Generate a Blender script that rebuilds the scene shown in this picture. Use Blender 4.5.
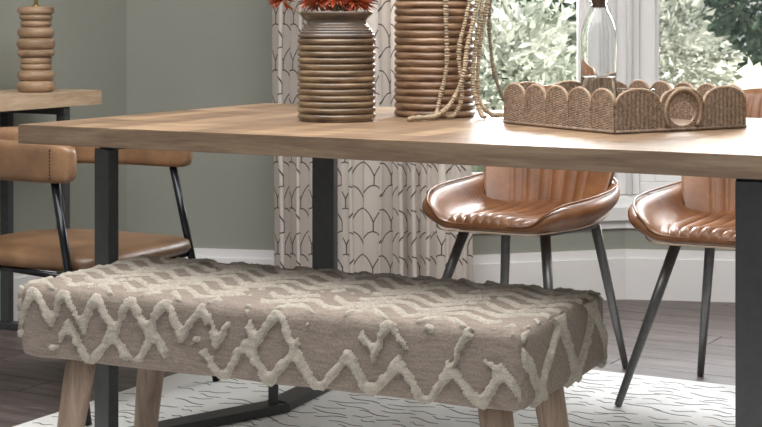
import bpy, bmesh, math, random
import numpy as np
from mathutils import Vector, Matrix, noise as mnoise

for o in list(bpy.data.objects):
    bpy.data.objects.remove(o)
random.seed(7)
SC = bpy.context.scene
COL = SC.collection

# ------------------------------------------------------------------ camera
FPX, HOR, CAMZ = 1636.0, 15.0, 1.0          # focal length in pixels, horizon row, eye height (m)
cam_d = bpy.data.cameras.new('camera')
cam_d.sensor_width = 36.0
cam_d.lens = 36.0 * FPX / 762.0
cam_d.shift_y = -(213.5 - HOR) / 762.0
cam_d.clip_end = 200
cam_d.dof.use_dof = True
cam_d.dof.focus_distance = 3.6
cam_d.dof.aperture_fstop = 16.0
cam = bpy.data.objects.new('camera', cam_d)
cam.location = (0, 0, CAMZ)
cam.rotation_euler = (math.pi / 2, 0, 0)
COL.objects.link(cam)
SC.camera = cam

# ------------------------------------------------------------------ light
world = bpy.data.worlds.new('sky')
SC.world = world
world.use_nodes = True
bg = world.node_tree.nodes['Background']
bg.inputs['Color'].default_value = (0.93, 0.965, 1.0, 1)
bg.inputs['Strength'].default_value = 0.6

sun_d = bpy.data.lights.new('sun', 'SUN')
sun_d.energy = 9.0
sun_d.angle = math.radians(2)
sun_d.color = (1.0, 0.96, 0.9)
sun = bpy.data.objects.new('sun', sun_d)
sun.rotation_euler = Vector((-0.85, 0.22, -0.70)).to_track_quat('-Z', 'Y').to_euler()
COL.objects.link(sun)

def area(name, loc, target, sx, sy, watts, col):
    d = bpy.data.lights.new(name, 'AREA')
    d.shape = 'RECTANGLE'; d.size = sx; d.size_y = sy; d.energy = watts; d.color = col
    o = bpy.data.objects.new(name, d)
    o.location = loc
    o.rotation_euler = (Vector(target) - Vector(loc)).to_track_quat('-Z', 'Y').to_euler()
    COL.objects.link(o)
    return o
# daylight arriving through the upper part of the two bay windows
area('window_daylight', (0.35, 6.35, 1.72), (0.0, 3.0, 0.7), 0.75, 0.95, 72, (0.95, 0.98, 1.0))
area('window_daylight.001', (1.85, 6.25, 1.72), (0.6, 3.0, 0.6), 1.35, 0.95, 56, (0.95, 0.98, 1.0))
# added overhead fill to brighten the bench and table tops, no fixture
area('overhead_fill', (-0.3, 2.85, 2.47), (-0.3, 2.85, 0), 2.8, 2.2, 94, (0.99, 0.99, 0.98))

SC.view_settings.view_transform = 'Standard'
SC.view_settings.look = 'None'
SC.view_settings.exposure = 0.45
SC.view_settings.gamma = 1.0
SC.view_settings.use_curve_mapping = False

# ------------------------------------------------------------------ coordinates
# world X is to the right, Y into the room, Z up. The table is turned 28.8 degrees.
TA = math.radians(28.8)
UX = Vector((math.cos(TA), -math.sin(TA), 0))      # along the table
VX = Vector((math.sin(TA), math.cos(TA), 0))       # across the table
C0 = Vector((-0.795, 3.584, 0))                    # front left table corner on the floor plan
def TP(u, v, z=0.0):
    p = C0 + UX * u + VX * v
    return Vector((p.x, p.y, z))
def PX(x, y, Y):                                   # photo pixel at depth Y
    return Vector(((x - 381.0) / FPX * Y, Y, CAMZ - (y - HOR) / FPX * Y))
TROT = -TA

# ------------------------------------------------------------------ helpers
def link(o, parent=None):
    COL.objects.link(o)
    if parent is not None:
        o.parent = parent
    return o

def mesh_obj(name, verts, faces, mat, parent=None, smooth=False, loc=None, rz=None, uvs=None):
    me = bpy.data.meshes.new(name)
    me.from_pydata([tuple(v) for v in verts], [], [tuple(f) for f in faces])
    if uvs is not None:
        ul = me.uv_layers.new(name='UVMap')
        li = np.empty(len(me.loops), dtype=np.int32)
        me.loops.foreach_get('vertex_index', li)
        ul.data.foreach_set('uv', np.asarray(uvs, dtype=np.float32)[li].ravel())
    me.materials.append(mat)
    if smooth:
        me.polygons.foreach_set('use_smooth', [True] * len(me.polygons))
    me.update()
    o = bpy.data.objects.new(name, me)
    link(o, parent)
    if loc is not None: o.location = loc
    if rz is not None: o.rotation_euler = (0, 0, rz)
    return o

def bm_obj(name, bm, mat, parent=None, smooth=False, loc=None, rz=None):
    me = bpy.data.meshes.new(name)
    bm.normal_update()
    bm.to_mesh(me); bm.free()
    me.materials.append(mat)
    if smooth:
        me.polygons.foreach_set('use_smooth', [True] * len(me.polygons))
    o = bpy.data.objects.new(name, me)
    link(o, parent)
    if loc is not None: o.location = loc
    if rz is not None: o.rotation_euler = (0, 0, rz)
    return o

def empty(name, loc=(0, 0, 0), rz=0.0):
    o = bpy.data.objects.new(name, None)
    o.empty_display_size = 0.1
    o.location = loc; o.rotation_euler = (0, 0, rz)
    COL.objects.link(o)
    return o

def tag(o, label=None, cat=None, group=None, kind=None):
    if label: o['label'] = label
    if cat: o['category'] = cat
    if group: o['group'] = group
    if kind: o['kind'] = kind
    return o

def add_box(bm, c, s, rot=None, bevel=0.0):
    r = bmesh.ops.create_cube(bm, size=1.0)
    vs = r['verts']
    m = Matrix.Translation(c) @ (rot.to_4x4() if rot is not None else Matrix.Identity(4)) @ Matrix.Diagonal((*s, 1))
    bmesh.ops.transform(bm, matrix=m, verts=vs)
    if bevel > 0:
        es = list({e for v in vs for e in v.link_edges})
        bmesh.ops.bevel(bm, geom=es, offset=bevel, segments=2, affect='EDGES', profile=0.6)

def box_obj(name, c, s, mat, parent=None, rz=0.0, bevel=0.003):
    """box centred on its own origin, so it can be turned about z"""
    bm = bmesh.new()
    add_box(bm, (0, 0, 0), s, None, bevel)
    return bm_obj(name, bm, mat, parent, False, c, rz)

def prism(name, pts, z0, z1, mat, parent=None):
    n = len(pts)
    vs = [(p[0], p[1], z0) for p in pts] + [(p[0], p[1], z1) for p in pts]
    fs = [tuple(reversed(range(n))), tuple(range(n, 2 * n))]
    fs += [(i, (i + 1) % n, n + (i + 1) % n, n + i) for i in range(n)]
    o = mesh_obj(name, vs, fs, mat, parent)
    bm = bmesh.new(); bm.from_mesh(o.data)
    bmesh.ops.recalc_face_normals(bm, faces=bm.faces)
    bm.to_mesh(o.data); bm.free()
    return o

def lathe(name, prof, mat, parent=None, seg=48, loc=None, smooth=True):
    vs, fs = [], []
    n = len(prof)
    for (r, z) in prof:
        for k in range(seg):
            a = 2 * math.pi * k / seg
            vs.append((r * math.cos(a), r * math.sin(a), z))
    for i in range(n - 1):
        for k in range(seg):
            k2 = (k + 1) % seg
            fs.append((i * seg + k, i * seg + k2, (i + 1) * seg + k2, (i + 1) * seg + k))
    fs.append(tuple(reversed(range(seg))))
    fs.append(tuple(range((n - 1) * seg, n * seg)))
    return mesh_obj(name, vs, fs, mat, parent, smooth, loc)

def tube_verts(path, radii, seg=10, closed=False, flat=None):
    """swept tube; path list of Vectors; radii float or list"""
    vs, fs = [], []
    n = len(path)
    if not hasattr(radii, '__len__'): radii = [radii] * n
    up = Vector((0, 0, 1))
    prev = None
    for i, p in enumerate(path):
        if closed:
            t = path[(i + 1) % n] - path[(i - 1) % n]
        else:
            t = path[min(i + 1, n - 1)] - path[max(i - 1, 0)]
        t = t.normalized()
        if prev is None:
            a = up if abs(t.dot(up)) < 0.95 else Vector((1, 0, 0))
            x = t.cross(a).normalized()
        else:
            x = (prev - t * prev.dot(t)).normalized()
        prev = x
        y = t.cross(x)
        for k in range(seg):
            a = 2 * math.pi * k / seg
            vs.append(p + (x * math.cos(a) + y * math.sin(a)) * radii[i])
    m = n if closed else n - 1
    for i in range(m):
        j = (i + 1) % n
        for k in range(seg):
            k2 = (k + 1) % seg
            fs.append((i * seg + k, i * seg + k2, j * seg + k2, j * seg + k))
    if not closed:
        fs.append(tuple(reversed(range(seg))))
        fs.append(tuple(range((n - 1) * seg, n * seg)))
    return vs, fs

def tube_obj(name, path, radii, mat, parent=None, seg=10, closed=False, smooth=True):
    vs, fs = tube_verts([Vector(p) for p in path], radii, seg, closed)
    o = mesh_obj(name, vs, fs, mat, parent, smooth)
    return o

def catmull(pts, n, closed=False):
    P = [np.array(p, dtype=float) for p in pts]
    m = len(P)
    out = []
    segs = m if closed else m - 1
    for i in range(segs):
        if closed:
            p0, p1, p2, p3 = P[(i - 1) % m], P[i], P[(i + 1) % m], P[(i + 2) % m]
        else:
            p0, p1, p2, p3 = P[max(i - 1, 0)], P[i], P[i + 1], P[min(i + 2, m - 1)]
        for k in range(n):
            t = k / n
            out.append(0.5 * (2 * p1 + (p2 - p0) * t + (2 * p0 - 5 * p1 + 4 * p2 - p3) * t * t + (3 * p1 - p0 - 3 * p2 + p3) * t ** 3))
    if not closed: out.append(P[-1])
    return out

# ------------------------------------------------------------------ materials
def srgb(r, g, b):
    f = lambda c: c / 12.92 if c <= 0.04045 else ((c + 0.055) / 1.055) ** 2.4
    return (f(r / 255), f(g / 255), f(b / 255), 1)

class NT:
    def __init__(s, name):
        s.m = bpy.data.materials.new(name); s.m.use_nodes = True
        s.t = s.m.node_tree; s.n = s.t.nodes; s.l = s.t.links
        s.b = s.n['Principled BSDF']; s.out = s.n['Material Output']
    def node(s, typ, **kw):
        n = s.n.new(typ)
        for k, v in kw.items():
            if k in n.inputs.keys(): n.inputs[k].default_value = v
            else: setattr(n, k, v)
        return n
    def link(s, a, b): s.l.new(a, b)
    def math(s, op, a, b=None, c=None):
        n = s.n.new('ShaderNodeMath'); n.operation = op
        for i, v in enumerate((a, b, c)):
            if v is None: continue
            if isinstance(v, (int, float)): n.inputs[i].default_value = v
            else: s.l.new(v, n.inputs[i])
        return n.outputs[0]
    def coords(s, kind='Object', scale=(1, 1, 1), rot=(0, 0, 0)):
        tc = s.n.new('ShaderNodeTexCoord'); mp = s.n.new('ShaderNodeMapping')
        mp.inputs['Scale'].default_value = scale; mp.inputs['Rotation'].default_value = rot
        s.l.new(tc.outputs[kind], mp.inputs['Vector'])
        return mp.outputs['Vector']
    def noise(s, vec, scale, detail=4, rough=0.55, dist=0.0):
        n = s.node('ShaderNodeTexNoise'); n.inputs['Scale'].default_value = scale
        n.inputs['Detail'].default_value = detail; n.inputs['Roughness'].default_value = rough
        n.inputs['Distortion'].default_value = dist
        if vec is not None: s.l.new(vec, n.inputs['Vector'])
        return n.outputs['Fac']
    def ramp(s, fac, stops):
        r = s.n.new('ShaderNodeValToRGB'); e = r.color_ramp.elements
        while len(e) < len(stops): e.new(0.5)
        for i, (p, c) in enumerate(stops):
            e[i].position = p; e[i].color = c
        s.l.new(fac, r.inputs['Fac'])
        return r.outputs['Color']
    def mix(s, fac, a, b, mode='MIX'):
        n = s.n.new('ShaderNodeMix'); n.data_type = 'RGBA'; n.blend_type = mode
        for key, v in (('Factor', fac), ('A', a), ('B', b)):
            sock = [i for i in n.inputs if i.name == key and (i.type == 'RGBA' or key == 'Factor')][0] if key != 'Factor' else n.inputs[0]
            if isinstance(v, (int, float, tuple)): sock.default_value = v
            else: s.l.new(v, sock)
        return [o for o in n.outputs if o.type == 'RGBA'][0]
    def bump(s, h, strength=0.3, dist=0.01):
        b = s.n.new('ShaderNodeBump'); b.inputs['Strength'].default_value = strength
        b.inputs['Distance'].default_value = dist
        s.l.new(h, b.inputs['Height']); s.l.new(b.outputs['Normal'], s.b.inputs['Normal'])
    def base(s, c):
        if isinstance(c, tuple): s.b.inputs['Base Color'].default_value = c
        else: s.l.new(c, s.b.inputs['Base Color'])
    def rough(s, v): s.b.inputs['Roughness'].default_value = v
    def objrand(s):
        return s.n.new('ShaderNodeObjectInfo').outputs['Random']

def simple(name, col, rough=0.6, metal=0.0, nscale=20, var=0.12, bump=0.1, stretch=(1, 1, 1), spec=0.5):
    t = NT(name)
    v = t.coords('Object', stretch)
    n = t.noise(v, nscale, 5)
    lo = tuple(c * (1 - var) for c in col[:3]) + (1,)
    hi = tuple(min(1, c * (1 + var)) for c in col[:3]) + (1,)
    t.base(t.ramp(n, [(0.3, lo), (0.7, hi)]))
    t.rough(rough); t.b.inputs['Metallic'].default_value = metal
    t.b.inputs['Specular IOR Level'].default_value = spec
    if bump > 0: t.bump(n, bump, 0.002)
    return t.m

def wood(name, dark, mid, light, stretch=(1.2, 14, 14), scale=3.0, rough=0.5, rand=0.0, bump=0.15):
    t = NT(name)
    v = t.coords('Object', stretch)
    n1 = t.noise(v, scale, 8, 0.62, 0.8)
    n2 = t.noise(v, scale * 6, 4, 0.6, 0.2)
    f = t.math('ADD', t.math('MULTIPLY', n1, 0.72), t.math('MULTIPLY', n2, 0.28))
    c = t.ramp(f, [(0.32, dark), (0.5, mid), (0.68, light)])
    if rand > 0:
        r = t.objrand()
        g = t.math('ADD', t.math('MULTIPLY', r, rand), 1 - rand * 0.5)
        cr = t.n.new('ShaderNodeCombineColor')
        for i in range(3): t.link(g, cr.inputs[i])
        c = t.mix(1.0, c, cr.outputs[0], 'MULTIPLY')
    t.base(c); t.rough(rough); t.bump(f, bump, 0.003)
    return t.m

def leather(name, dark, mid, light, rough=0.34):
    t = NT(name)
    v = t.coords('Object')
    n1 = t.noise(v, 7, 5, 0.6)
    n2 = t.noise(v, 160, 3, 0.6)
    f = t.math('ADD', t.math('MULTIPLY', n1, 0.85), t.math('MULTIPLY', n2, 0.15))
    t.base(t.ramp(f, [(0.3, dark), (0.52, mid), (0.72, light)]))
    t.rough(rough)
    t.b.inputs['Specular IOR Level'].default_value = 0.6
    t.bump(n2, 0.12, 0.001)
    return t.m

M = {}
M['wall'] = simple('sage_wall_paint', srgb(146, 147, 138), 0.9, 0, 3, 0.03, 0.03)
M['white'] = simple('white_gloss_paint', srgb(232, 230, 230), 0.4, 0, 8, 0.02, 0.02)
M['ceiling'] = simple('ceiling_paint', srgb(225, 224, 220), 0.95, 0, 3, 0.02, 0.02)
M['plank'] = wood('dark_stained_plank', srgb(62, 54, 52), srgb(98, 86, 83), srgb(134, 120, 116), (1.4, 16, 16), 2.4, 0.42, 0.35)
M['subfloor'] = simple('subfloor', srgb(40, 36, 34), 0.9)
M['table_wood'] = wood('table_oak', srgb(82, 67, 54), srgb(112, 93, 76), srgb(138, 119, 99), (1.0, 13, 13), 2.6, 0.42)
def block_wood():
    t = NT('table_block_veneer')
    v = t.coords('Object', (1.0, 13, 13)); n1 = t.noise(v, 2.6, 8, 0.62, 0.8)
    bv = t.coords('Object', (1, 1, 1), (0, 0, math.radians(90)))
    br = t.node('ShaderNodeTexBrick'); br.inputs['Scale'].default_value = 1.0
    br.inputs['Brick Width'].default_value = 0.25; br.inputs['Row Height'].default_value = 0.0625
    br.inputs['Mortar Size'].default_value = 0.0006; br.inputs['Color1'].default_value = (0, 0, 0, 1); br.inputs['Color2'].default_value = (1, 1, 1, 1); br.inputs['Mortar'].default_value = (0.2, 0.2, 0.2, 1)
    t.link(bv, br.inputs['Vector'])
    f = t.math('ADD', t.math('MULTIPLY', n1, 0.75), t.math('MULTIPLY', br.outputs['Color'], 0.25))
    t.base(t.ramp(f, [(0.25, srgb(90, 69, 52)), (0.5, srgb(126, 101, 78)), (0.75, srgb(166, 138, 109))]))
    t.rough(0.5); t.bump(n1, 0.1, 0.002)
    return t.m
M['table_block'] = block_wood()
M['console_wood'] = wood('console_oak', srgb(150, 122, 96), srgb(186, 160, 134), srgb(208, 186, 162), (1.0, 9, 9), 3.2, 0.5)
M['lamp_wood'] = wood('turned_lamp_wood', srgb(104, 82, 64), srgb(148, 121, 96), srgb(180, 152, 124), (1, 1, 7), 9, 0.45, 0.3)
M['leg_wood'] = wood('bench_leg_wood', srgb(114, 95, 82), srgb(148, 127, 111), srgb(172, 152, 135), (12, 12, 1.0), 3, 0.6, 0.25)
M['steel'] = simple('dark_steel', srgb(70, 71, 72), 0.45, 0.3, 60, 0.12, 0.05)
M['chair_leg'] = simple('chair_leg_metal', srgb(104, 104, 104), 0.34, 0.45, 60, 0.1, 0.03)
M['black_tube'] = simple('black_gloss_tube', srgb(40, 42, 46), 0.22, 0.6, 60, 0.1, 0.0)
M['leather'] = leather('tan_leather', srgb(90, 54, 30), srgb(128, 82, 48), srgb(158, 108, 68), 0.42)
M['leather_dark'] = leather('brown_leather', srgb(92, 68, 50), srgb(124, 92, 66), srgb(152, 116, 84), 0.36)
M['piping'] = simple('pale_welt', srgb(196, 172, 150), 0.5)
M['brass'] = simple('aged_brass', srgb(168, 140, 88), 0.3, 0.9, 40, 0.1, 0.0)
M['cork'] = simple('cork', srgb(112, 84, 66), 0.85, 0, 90, 0.3, 0.3)
M['bark'] = simple('bark', srgb(86, 76, 66), 0.9, 0, 18, 0.3, 0.4, (3, 3, 1))
M['rug_dash'] = simple('rug_groove_shade', srgb(112, 110, 110), 0.95, 0, 120, 0.25, 0.2)

def rug_mat():
    t = NT('white_rug_pile')
    v = t.coords('Object')
    n = t.noise(v, 180, 3); n2 = t.noise(v, 9, 3)
    t.base(t.mix(n2, srgb(224, 222, 220), srgb(240, 239, 237)))
    t.rough(0.95); t.bump(n, 0.5, 0.004)
    return t.m
M['rug'] = rug_mat()

def fabric_mat(name, a, b, scale=260, bump=0.6):
    t = NT(name)
    v = t.coords('Object', (1, 1, 1)); w = t.coords('Object', (1, 6, 6))
    n = t.noise(v, scale, 3); n2 = t.noise(w, 30, 4)
    t.base(t.ramp(t.math('ADD', t.math('MULTIPLY', n, 0.5), t.math('MULTIPLY', n2, 0.5)), [(0.35, a), (0.65, b)]))
    t.rough(0.95); t.b.inputs['Specular IOR Level'].default_value = 0.15
    t.bump(n, bump, 0.003)
    return t.m
M['bench_cloth'] = fabric_mat('taupe_bench_weave', srgb(116, 105, 97), srgb(148, 136, 126))
M['tuft'] = fabric_mat('cream_tufted_yarn', srgb(148, 140, 129), srgb(184, 176, 164), 420, 0.8)

def rib_mat(name, dark, mid, light, rough):
    t = NT(name)
    v = t.coords('Object', (5, 5, 26))
    n1 = t.noise(v, 2.2, 3, 0.5)
    v2 = t.coords('Object', (9, 9, 90))
    n2 = t.noise(v2, 2.5, 3, 0.6)
    f = t.math('ADD', t.math('MULTIPLY', n1, 0.6), t.math('MULTIPLY', n2, 0.4))
    t.base(t.ramp(f, [(0.34, dark), (0.5, mid), (0.66, light)]))
    t.rough(rough); t.b.inputs['Specular IOR Level'].default_value = 0.6
    return t.m
M['jar'] = rib_mat('ribbed_jar_glaze', srgb(66, 52, 40), srgb(108, 88, 67), srgb(148, 124, 96), 0.3)
M['jar_neck'] = rib_mat('jar_neck_glaze', srgb(72, 62, 56), srgb(98, 84, 74), srgb(124, 106, 92), 0.22)
M['vase'] = rib_mat('ribbed_vase_wood', srgb(78, 56, 40), srgb(126, 96, 72), srgb(172, 140, 110), 0.38)
M['bead'] = simple('wooden_bead', srgb(160, 141, 116), 0.7, 0, 60, 0.25, 0.2)
M['bead_dark'] = simple('dark_wooden_bead', srgb(128, 112, 92), 0.7, 0, 60, 0.25, 0.2)
M['wicker'] = simple('woven_rattan', srgb(130, 109, 91), 0.65, 0, 140, 0.45, 0.3)
M['wicker_rim'] = simple('rattan_rim', srgb(152, 128, 106), 0.6, 0, 140, 0.25, 0.3)
M['petal'] = simple('rust_red_petal', srgb(168, 78, 46), 0.7, 0, 30, 0.45, 0.1)
M['petal_core'] = simple('ochre_bristle', srgb(150, 104, 62), 0.8, 0, 60, 0.3, 0.1)
M['stem'] = simple('dry_stem', srgb(134, 118, 84), 0.8, 0, 60, 0.2, 0.1)

def glass_mat(name, tint=(0.97, 0.985, 0.98, 1), rough=0.0):
    t = NT(name)
    t.b.inputs['Base Color'].default_value = tint
    t.b.inputs['Transmission Weight'].default_value = 1.0
    t.b.inputs['Roughness'].default_value = rough
    t.b.inputs['IOR'].default_value = 1.3
    return t.m
M['glass'] = glass_mat('clear_bottle_glass')
def pane_mat():
    t = NT('window_pane_glass')
    tr = t.node('ShaderNodeBsdfTransparent'); gl = t.node('ShaderNodeBsdfGlossy')
    gl.inputs['Roughness'].default_value = 0.02
    fr = t.node('ShaderNodeFresnel'); fr.inputs['IOR'].default_value = 1.3
    mx = t.node('ShaderNodeMixShader')
    t.link(fr.outputs[0], mx.inputs[0]); t.link(tr.outputs[0], mx.inputs[1]); t.link(gl.outputs[0], mx.inputs[2])
    t.link(mx.outputs[0], t.out.inputs['Surface'])
    return t.m
M['pane'] = pane_mat()

def leaf_mat(name, a, b, trans=0.4):
    t = NT(name)
    v = t.coords('Object'); n = t.noise(v, 6, 3)
    c = t.ramp(n, [(0.35, a), (0.65, b)])
    df = t.node('ShaderNodeBsdfDiffuse'); tl = t.node('ShaderNodeBsdfTranslucent'); mx = t.node('ShaderNodeMixShader')
    mx.inputs[0].default_value = trans
    t.link(c, df.inputs['Color']); t.link(c, tl.inputs['Color'])
    t.link(df.outputs[0], mx.inputs[1]); t.link(tl.outputs[0], mx.inputs[2]); t.link(mx.outputs[0], t.out.inputs['Surface'])
    return t.m
M['leaf_pale'] = leaf_mat('pale_variegated_leaf', srgb(140, 150, 134), srgb(244, 245, 238))
M['leaf_mid'] = leaf_mat('grey_green_leaf', srgb(118, 126, 114), srgb(206, 208, 198))
M['leaf_dark'] = leaf_mat('dark_tree_leaf', srgb(58, 76, 66), srgb(112, 128, 114), 0.25)
M['lawn'] = simple('pale_gravel_lawn', srgb(206, 208, 194), 0.95, 0, 6, 0.15, 0.2)
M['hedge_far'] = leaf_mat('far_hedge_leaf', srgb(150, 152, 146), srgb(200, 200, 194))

def curtain_mat():
    t = NT('printed_curtain_linen')
    uv = t.n.new('ShaderNodeUVMap'); uv.uv_map = 'UVMap'
    sp = t.n.new('ShaderNodeSeparateXYZ'); t.link(uv.outputs[0], sp.inputs[0])
    p_, h_, a_ = 0.096, 0.077, 0.046               # scallop width, row spacing, scallop height (m)
    masks = []
    for par in (0, 1):
        u = t.math('ADD', t.math('DIVIDE', sp.outputs[0], p_), 0.5 * par)
        a = t.math('ABSOLUTE', t.math('MULTIPLY', t.math('SUBTRACT', t.math('FRACT', u), 0.5), 2.0))
        arch = t.math('MULTIPLY', t.math('SUBTRACT', 1.0, t.math('POWER', a, 2.2)), a_)
        w = t.math('FRACT', t.math('DIVIDE', t.math('SUBTRACT', t.math('SUBTRACT', sp.outputs[1], par * h_), arch), 2 * h_))
        d = t.math('MULTIPLY', t.math('MINIMUM', w, t.math('SUBTRACT', 1.0, w)), 2 * h_)
        thr = t.math('ADD', 0.0019, t.math('MULTIPLY', t.math('POWER', a, 2.0), 0.0030))
        masks.append(t.math('LESS_THAN', d, thr))
        # short stem from each cusp down to the crown of the row below
        w2 = t.math('FRACT', t.math('DIVIDE', t.math('SUBTRACT', sp.outputs[1], par * h_), 2 * h_))
        masks.append(t.math('MULTIPLY', t.math('GREATER_THAN', a, 0.955), t.math('GREATER_THAN', w2, 1 - (h_ - a_) / (2 * h_))))
    line = masks[0]
    for m_ in masks[1:]: line = t.math('MAXIMUM', line, m_)
    n = t.noise(uv.outputs[0], 400, 2)
    cloth = t.ramp(n, [(0.3, srgb(222, 214, 207)), (0.7, srgb(238, 231, 225))])
    c = t.mix(line, cloth, srgb(84, 73, 68))
    t.base(c); t.rough(0.9)
    tl = t.node('ShaderNodeBsdfTranslucent'); t.link(c, tl.inputs['Color'])
    mx = t.node('ShaderNodeMixShader'); mx.inputs[0].default_value = 0.5
    t.link(t.b.outputs[0], mx.inputs[1]); t.link(tl.outputs[0], mx.inputs[2]); t.link(mx.outputs[0], t.out.inputs['Surface'])
    return t.m
M['curtain'] = curtain_mat()

# ------------------------------------------------------------------ the room
def offset_wall(name, p0, p1, z0, z1, th, mat, parent=None, kind='structure'):
    """wall slab whose room face runs from p0 to p1; thickness grows to the left of p0->p1"""
    p0 = Vector((*p0, 0)); p1 = Vector((*p1, 0))
    d = (p1 - p0).normalized(); n = Vector((-d.y, d.x, 0)) * th
    o = prism(name, [p0, p1, p1 + n, p0 + n], z0, z1, mat, parent)
    if kind and parent is None: o['kind'] = kind
    return o

floor = prism('floor', [(-6, -2.2), (3.0, -2.2), (3.0, 6.7), (-3, 6.7), (-6, 4)], -0.06, -0.012, M['subfloor'])
tag(floor, 'dark grey brown stained wooden plank floor', None, None, 'structure')
PL, PW, PT = 1.25, 0.135, 0.012
plank_me = None
row = 0
v = -1.3
while v < 3.1:
    u = -2.1 + (row * 0.47) % PL - PL
    while u < 3.0:
        c = TP(u + PL / 2, v + PW / 2, -PT / 2)
        if -3.6 < c.x < 2.9 and 1.6 < c.y < 6.1:
            if plank_me is None:
                pb = box_obj('plank', c, (PL - 0.003, PW - 0.003, PT), M['plank'], floor, TROT, 0.0015)
                plank_me = pb.data
            else:
                pb = bpy.data.objects.new('plank', plank_me); link(pb, floor)
                pb.location = c; pb.rotation_euler = (0, 0, TROT + (math.pi if random.random() < 0.5 else 0))
        u += PL
    v += PW; row += 1

LC = Vector((-0.915, 5.88, 0))                      # corner of left wall and back wall
LE = LC - VX * 8.0
tag(offset_wall('wall_left', (LE.x, LE.y), (LC.x, LC.y), 0, 2.5, 0.15, M['wall']), 'sage grey painted wall behind the console table')
BW1 = (0.02, 5.69)
tag(offset_wall('wall_back', (LC.x - 0.02, LC.y + 0.004), BW1, 0, 2.5, 0.15, M['wall']), 'sage grey painted wall left of the curtain')
F0, F1, F2 = (0.06, 5.553), (0.86, 5.772), (2.75, 5.46)
SILLZ = 0.325
tag(offset_wall('wall_bay', F0, F1, 0, SILLZ - 0.045, 0.42, M['wall']), 'low sage wall under the bay window behind the first tub chair')
tag(offset_wall('wall_bay_right', F1, F2, 0, SILLZ - 0.045, 0.42, M['wall']), 'low sage wall under the bay window at the right')
tag(offset_wall('wall_return', (0.02, 5.69), (0.02, 6.25), 0, 2.5, 0.1, M['wall']), 'narrow sage wall return behind the curtain')
tag(offset_wall('wall_right', (2.75, 6.0), (2.75, -2.2), 0, 2.5, 0.15, M['wall']), 'sage painted wall at the far right of the room')
cl = prism('ceiling', [(-6, -2.2), (3.0, -2.2), (3.0, 6.5), (-3, 6.5), (-6, 4)], 2.5, 2.6, M['ceiling'])
tag(cl, 'plain off white ceiling', None, None, 'structure')

def baseboard(name, p0, p1, label, h=0.17):
    b = offset_wall(name, p0, p1, 0, h - 0.03, -0.018, M['white'])
    c = offset_wall('moulding', p0, p1, h - 0.03, h, -0.011, M['white'], b)
    tag(b, label)
def shift(p, q, d):                                # a hair in front of the wall face
    a = Vector((*p, 0)); b = Vector((*q, 0)); n = (b - a).normalized(); n = Vector((n.y, -n.x, 0)) * d
    return ((a + n).x, (a + n).y), ((b + n).x, (b + n).y)
baseboard('baseboard_left', (LE.x, LE.y), (LC.x, LC.y), 'tall white skirting board behind the console table')
baseboard('baseboard_back', (LC.x, LC.y), BW1, 'tall white skirting board left of the curtain')
baseboard('baseboard_bay', F0, F1, 'tall white skirting board behind the first tub chair', 0.175)
baseboard('baseboard_right', F1, F2, 'tall white skirting board under the right bay window', 0.175)

# deep window board of the bay
def outn(p, q):
    a = Vector((*p, 0)); b = Vector((*q, 0)); n = (b - a).normalized()
    return Vector((-n.y, n.x, 0))
n1, n2 = outn(F0, F1), outn(F1, F2)
bis = (n1 + n2).normalized(); bis = bis / bis.dot(n1)
def V2(p): return Vector((p[0], p[1], 0))
fr, bk = -0.03, 0.47
sill = prism('trim_1', [V2(F0) + n1 * fr, V2(F1) + bis * fr, V2(F2) + n2 * fr, V2(F2) + n2 * bk, V2(F1) + bis * bk, V2(F0) + n1 * bk], SILLZ - 0.045, SILLZ, M['white'])
tag(sill, 'deep white window board running along the bay', None, None, 'structure')
apron = prism('apron', [V2(F0) + n1 * -0.012, V2(F1) + bis * -0.012, V2(F2) + n2 * -0.012, V2(F2) + n2 * 0.0, V2(F1) + bis * 0.0, V2(F0) + n1 * 0.0], SILLZ - 0.075, SILLZ - 0.045, M['white'], sill)

def window(name, p, q, z0, z1, label, mull=()):
    """frame between plan points p and q (room face), glass panes between stiles"""
    a, b = V2(p), V2(q)
    L = (b - a).length; d = (b - a).normalized(); n = Vector((-d.y, d.x, 0))
    rz = math.atan2(d.y, d.x)
    root = empty(name, (a.x, a.y, z0), rz)
    tag(root, label, None, None, 'structure')
    def bar(nm, s0, s1, zz0, zz1, dep0, dep1, bev=0.004):
        bm = bmesh.new()
        add_box(bm, ((s0 + s1) / 2, (dep0 + dep1) / 2, (zz0 + zz1) / 2 - z0), (s1 - s0, dep1 - dep0, zz1 - zz0), None, bev)
        return bm_obj(nm, bm, M['white'], root)
    bar('bottom_rail', 0, L, z0, z0 + 0.045, 0.0, 0.07)
    bar('bottom_bead', 0.0, L, z0 + 0.045, z0 + 0.085, 0.012, 0.06)
    bar('top_rail', 0, L, z1 - 0.08, z1, 0.0, 0.07)
    st = [0.0] + list(mull) + [L]
    xs = []
    for i, s in enumerate(st):
        if i == 0: s0, s1 = 0, 0.06
        elif i == len(st) - 1: s0, s1 = L - 0.06, L
        else: s0, s1 = s - 0.03, s + 0.03
        bar('stile', s0, s1, z0 + 0.045, z1 - 0.08, 0.002, 0.068)
        bar('stile_bead', s0 - (0.014 if i else -0.02), s1 + (0.014 if i < len(st) - 1 else -0.02), z0 + 0.085, z1 - 0.08, 0.022, 0.052)
        xs.append((s0, s1))
    for i in range(len(xs) - 1):
        bm = bmesh.new()
        add_box(bm, ((xs[i][1] + xs[i + 1][0]) / 2, 0.037, (z0 + 0.06 + z1 - 0.09) / 2 - z0), (xs[i + 1][0] - xs[i][1] + 0.01, 0.006, z1 - z0 - 0.14))
        bm_obj('pane', bm, M['pane'], root)
    return root
WZ0, WZ1 = SILLZ + 0.002, 2.2
Wp = lambda F, n, k: ((V2(F) + n * k).x, (V2(F) + n * k).y)
wd = 0.40
cornr = V2(F1) + bis * wd
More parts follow.
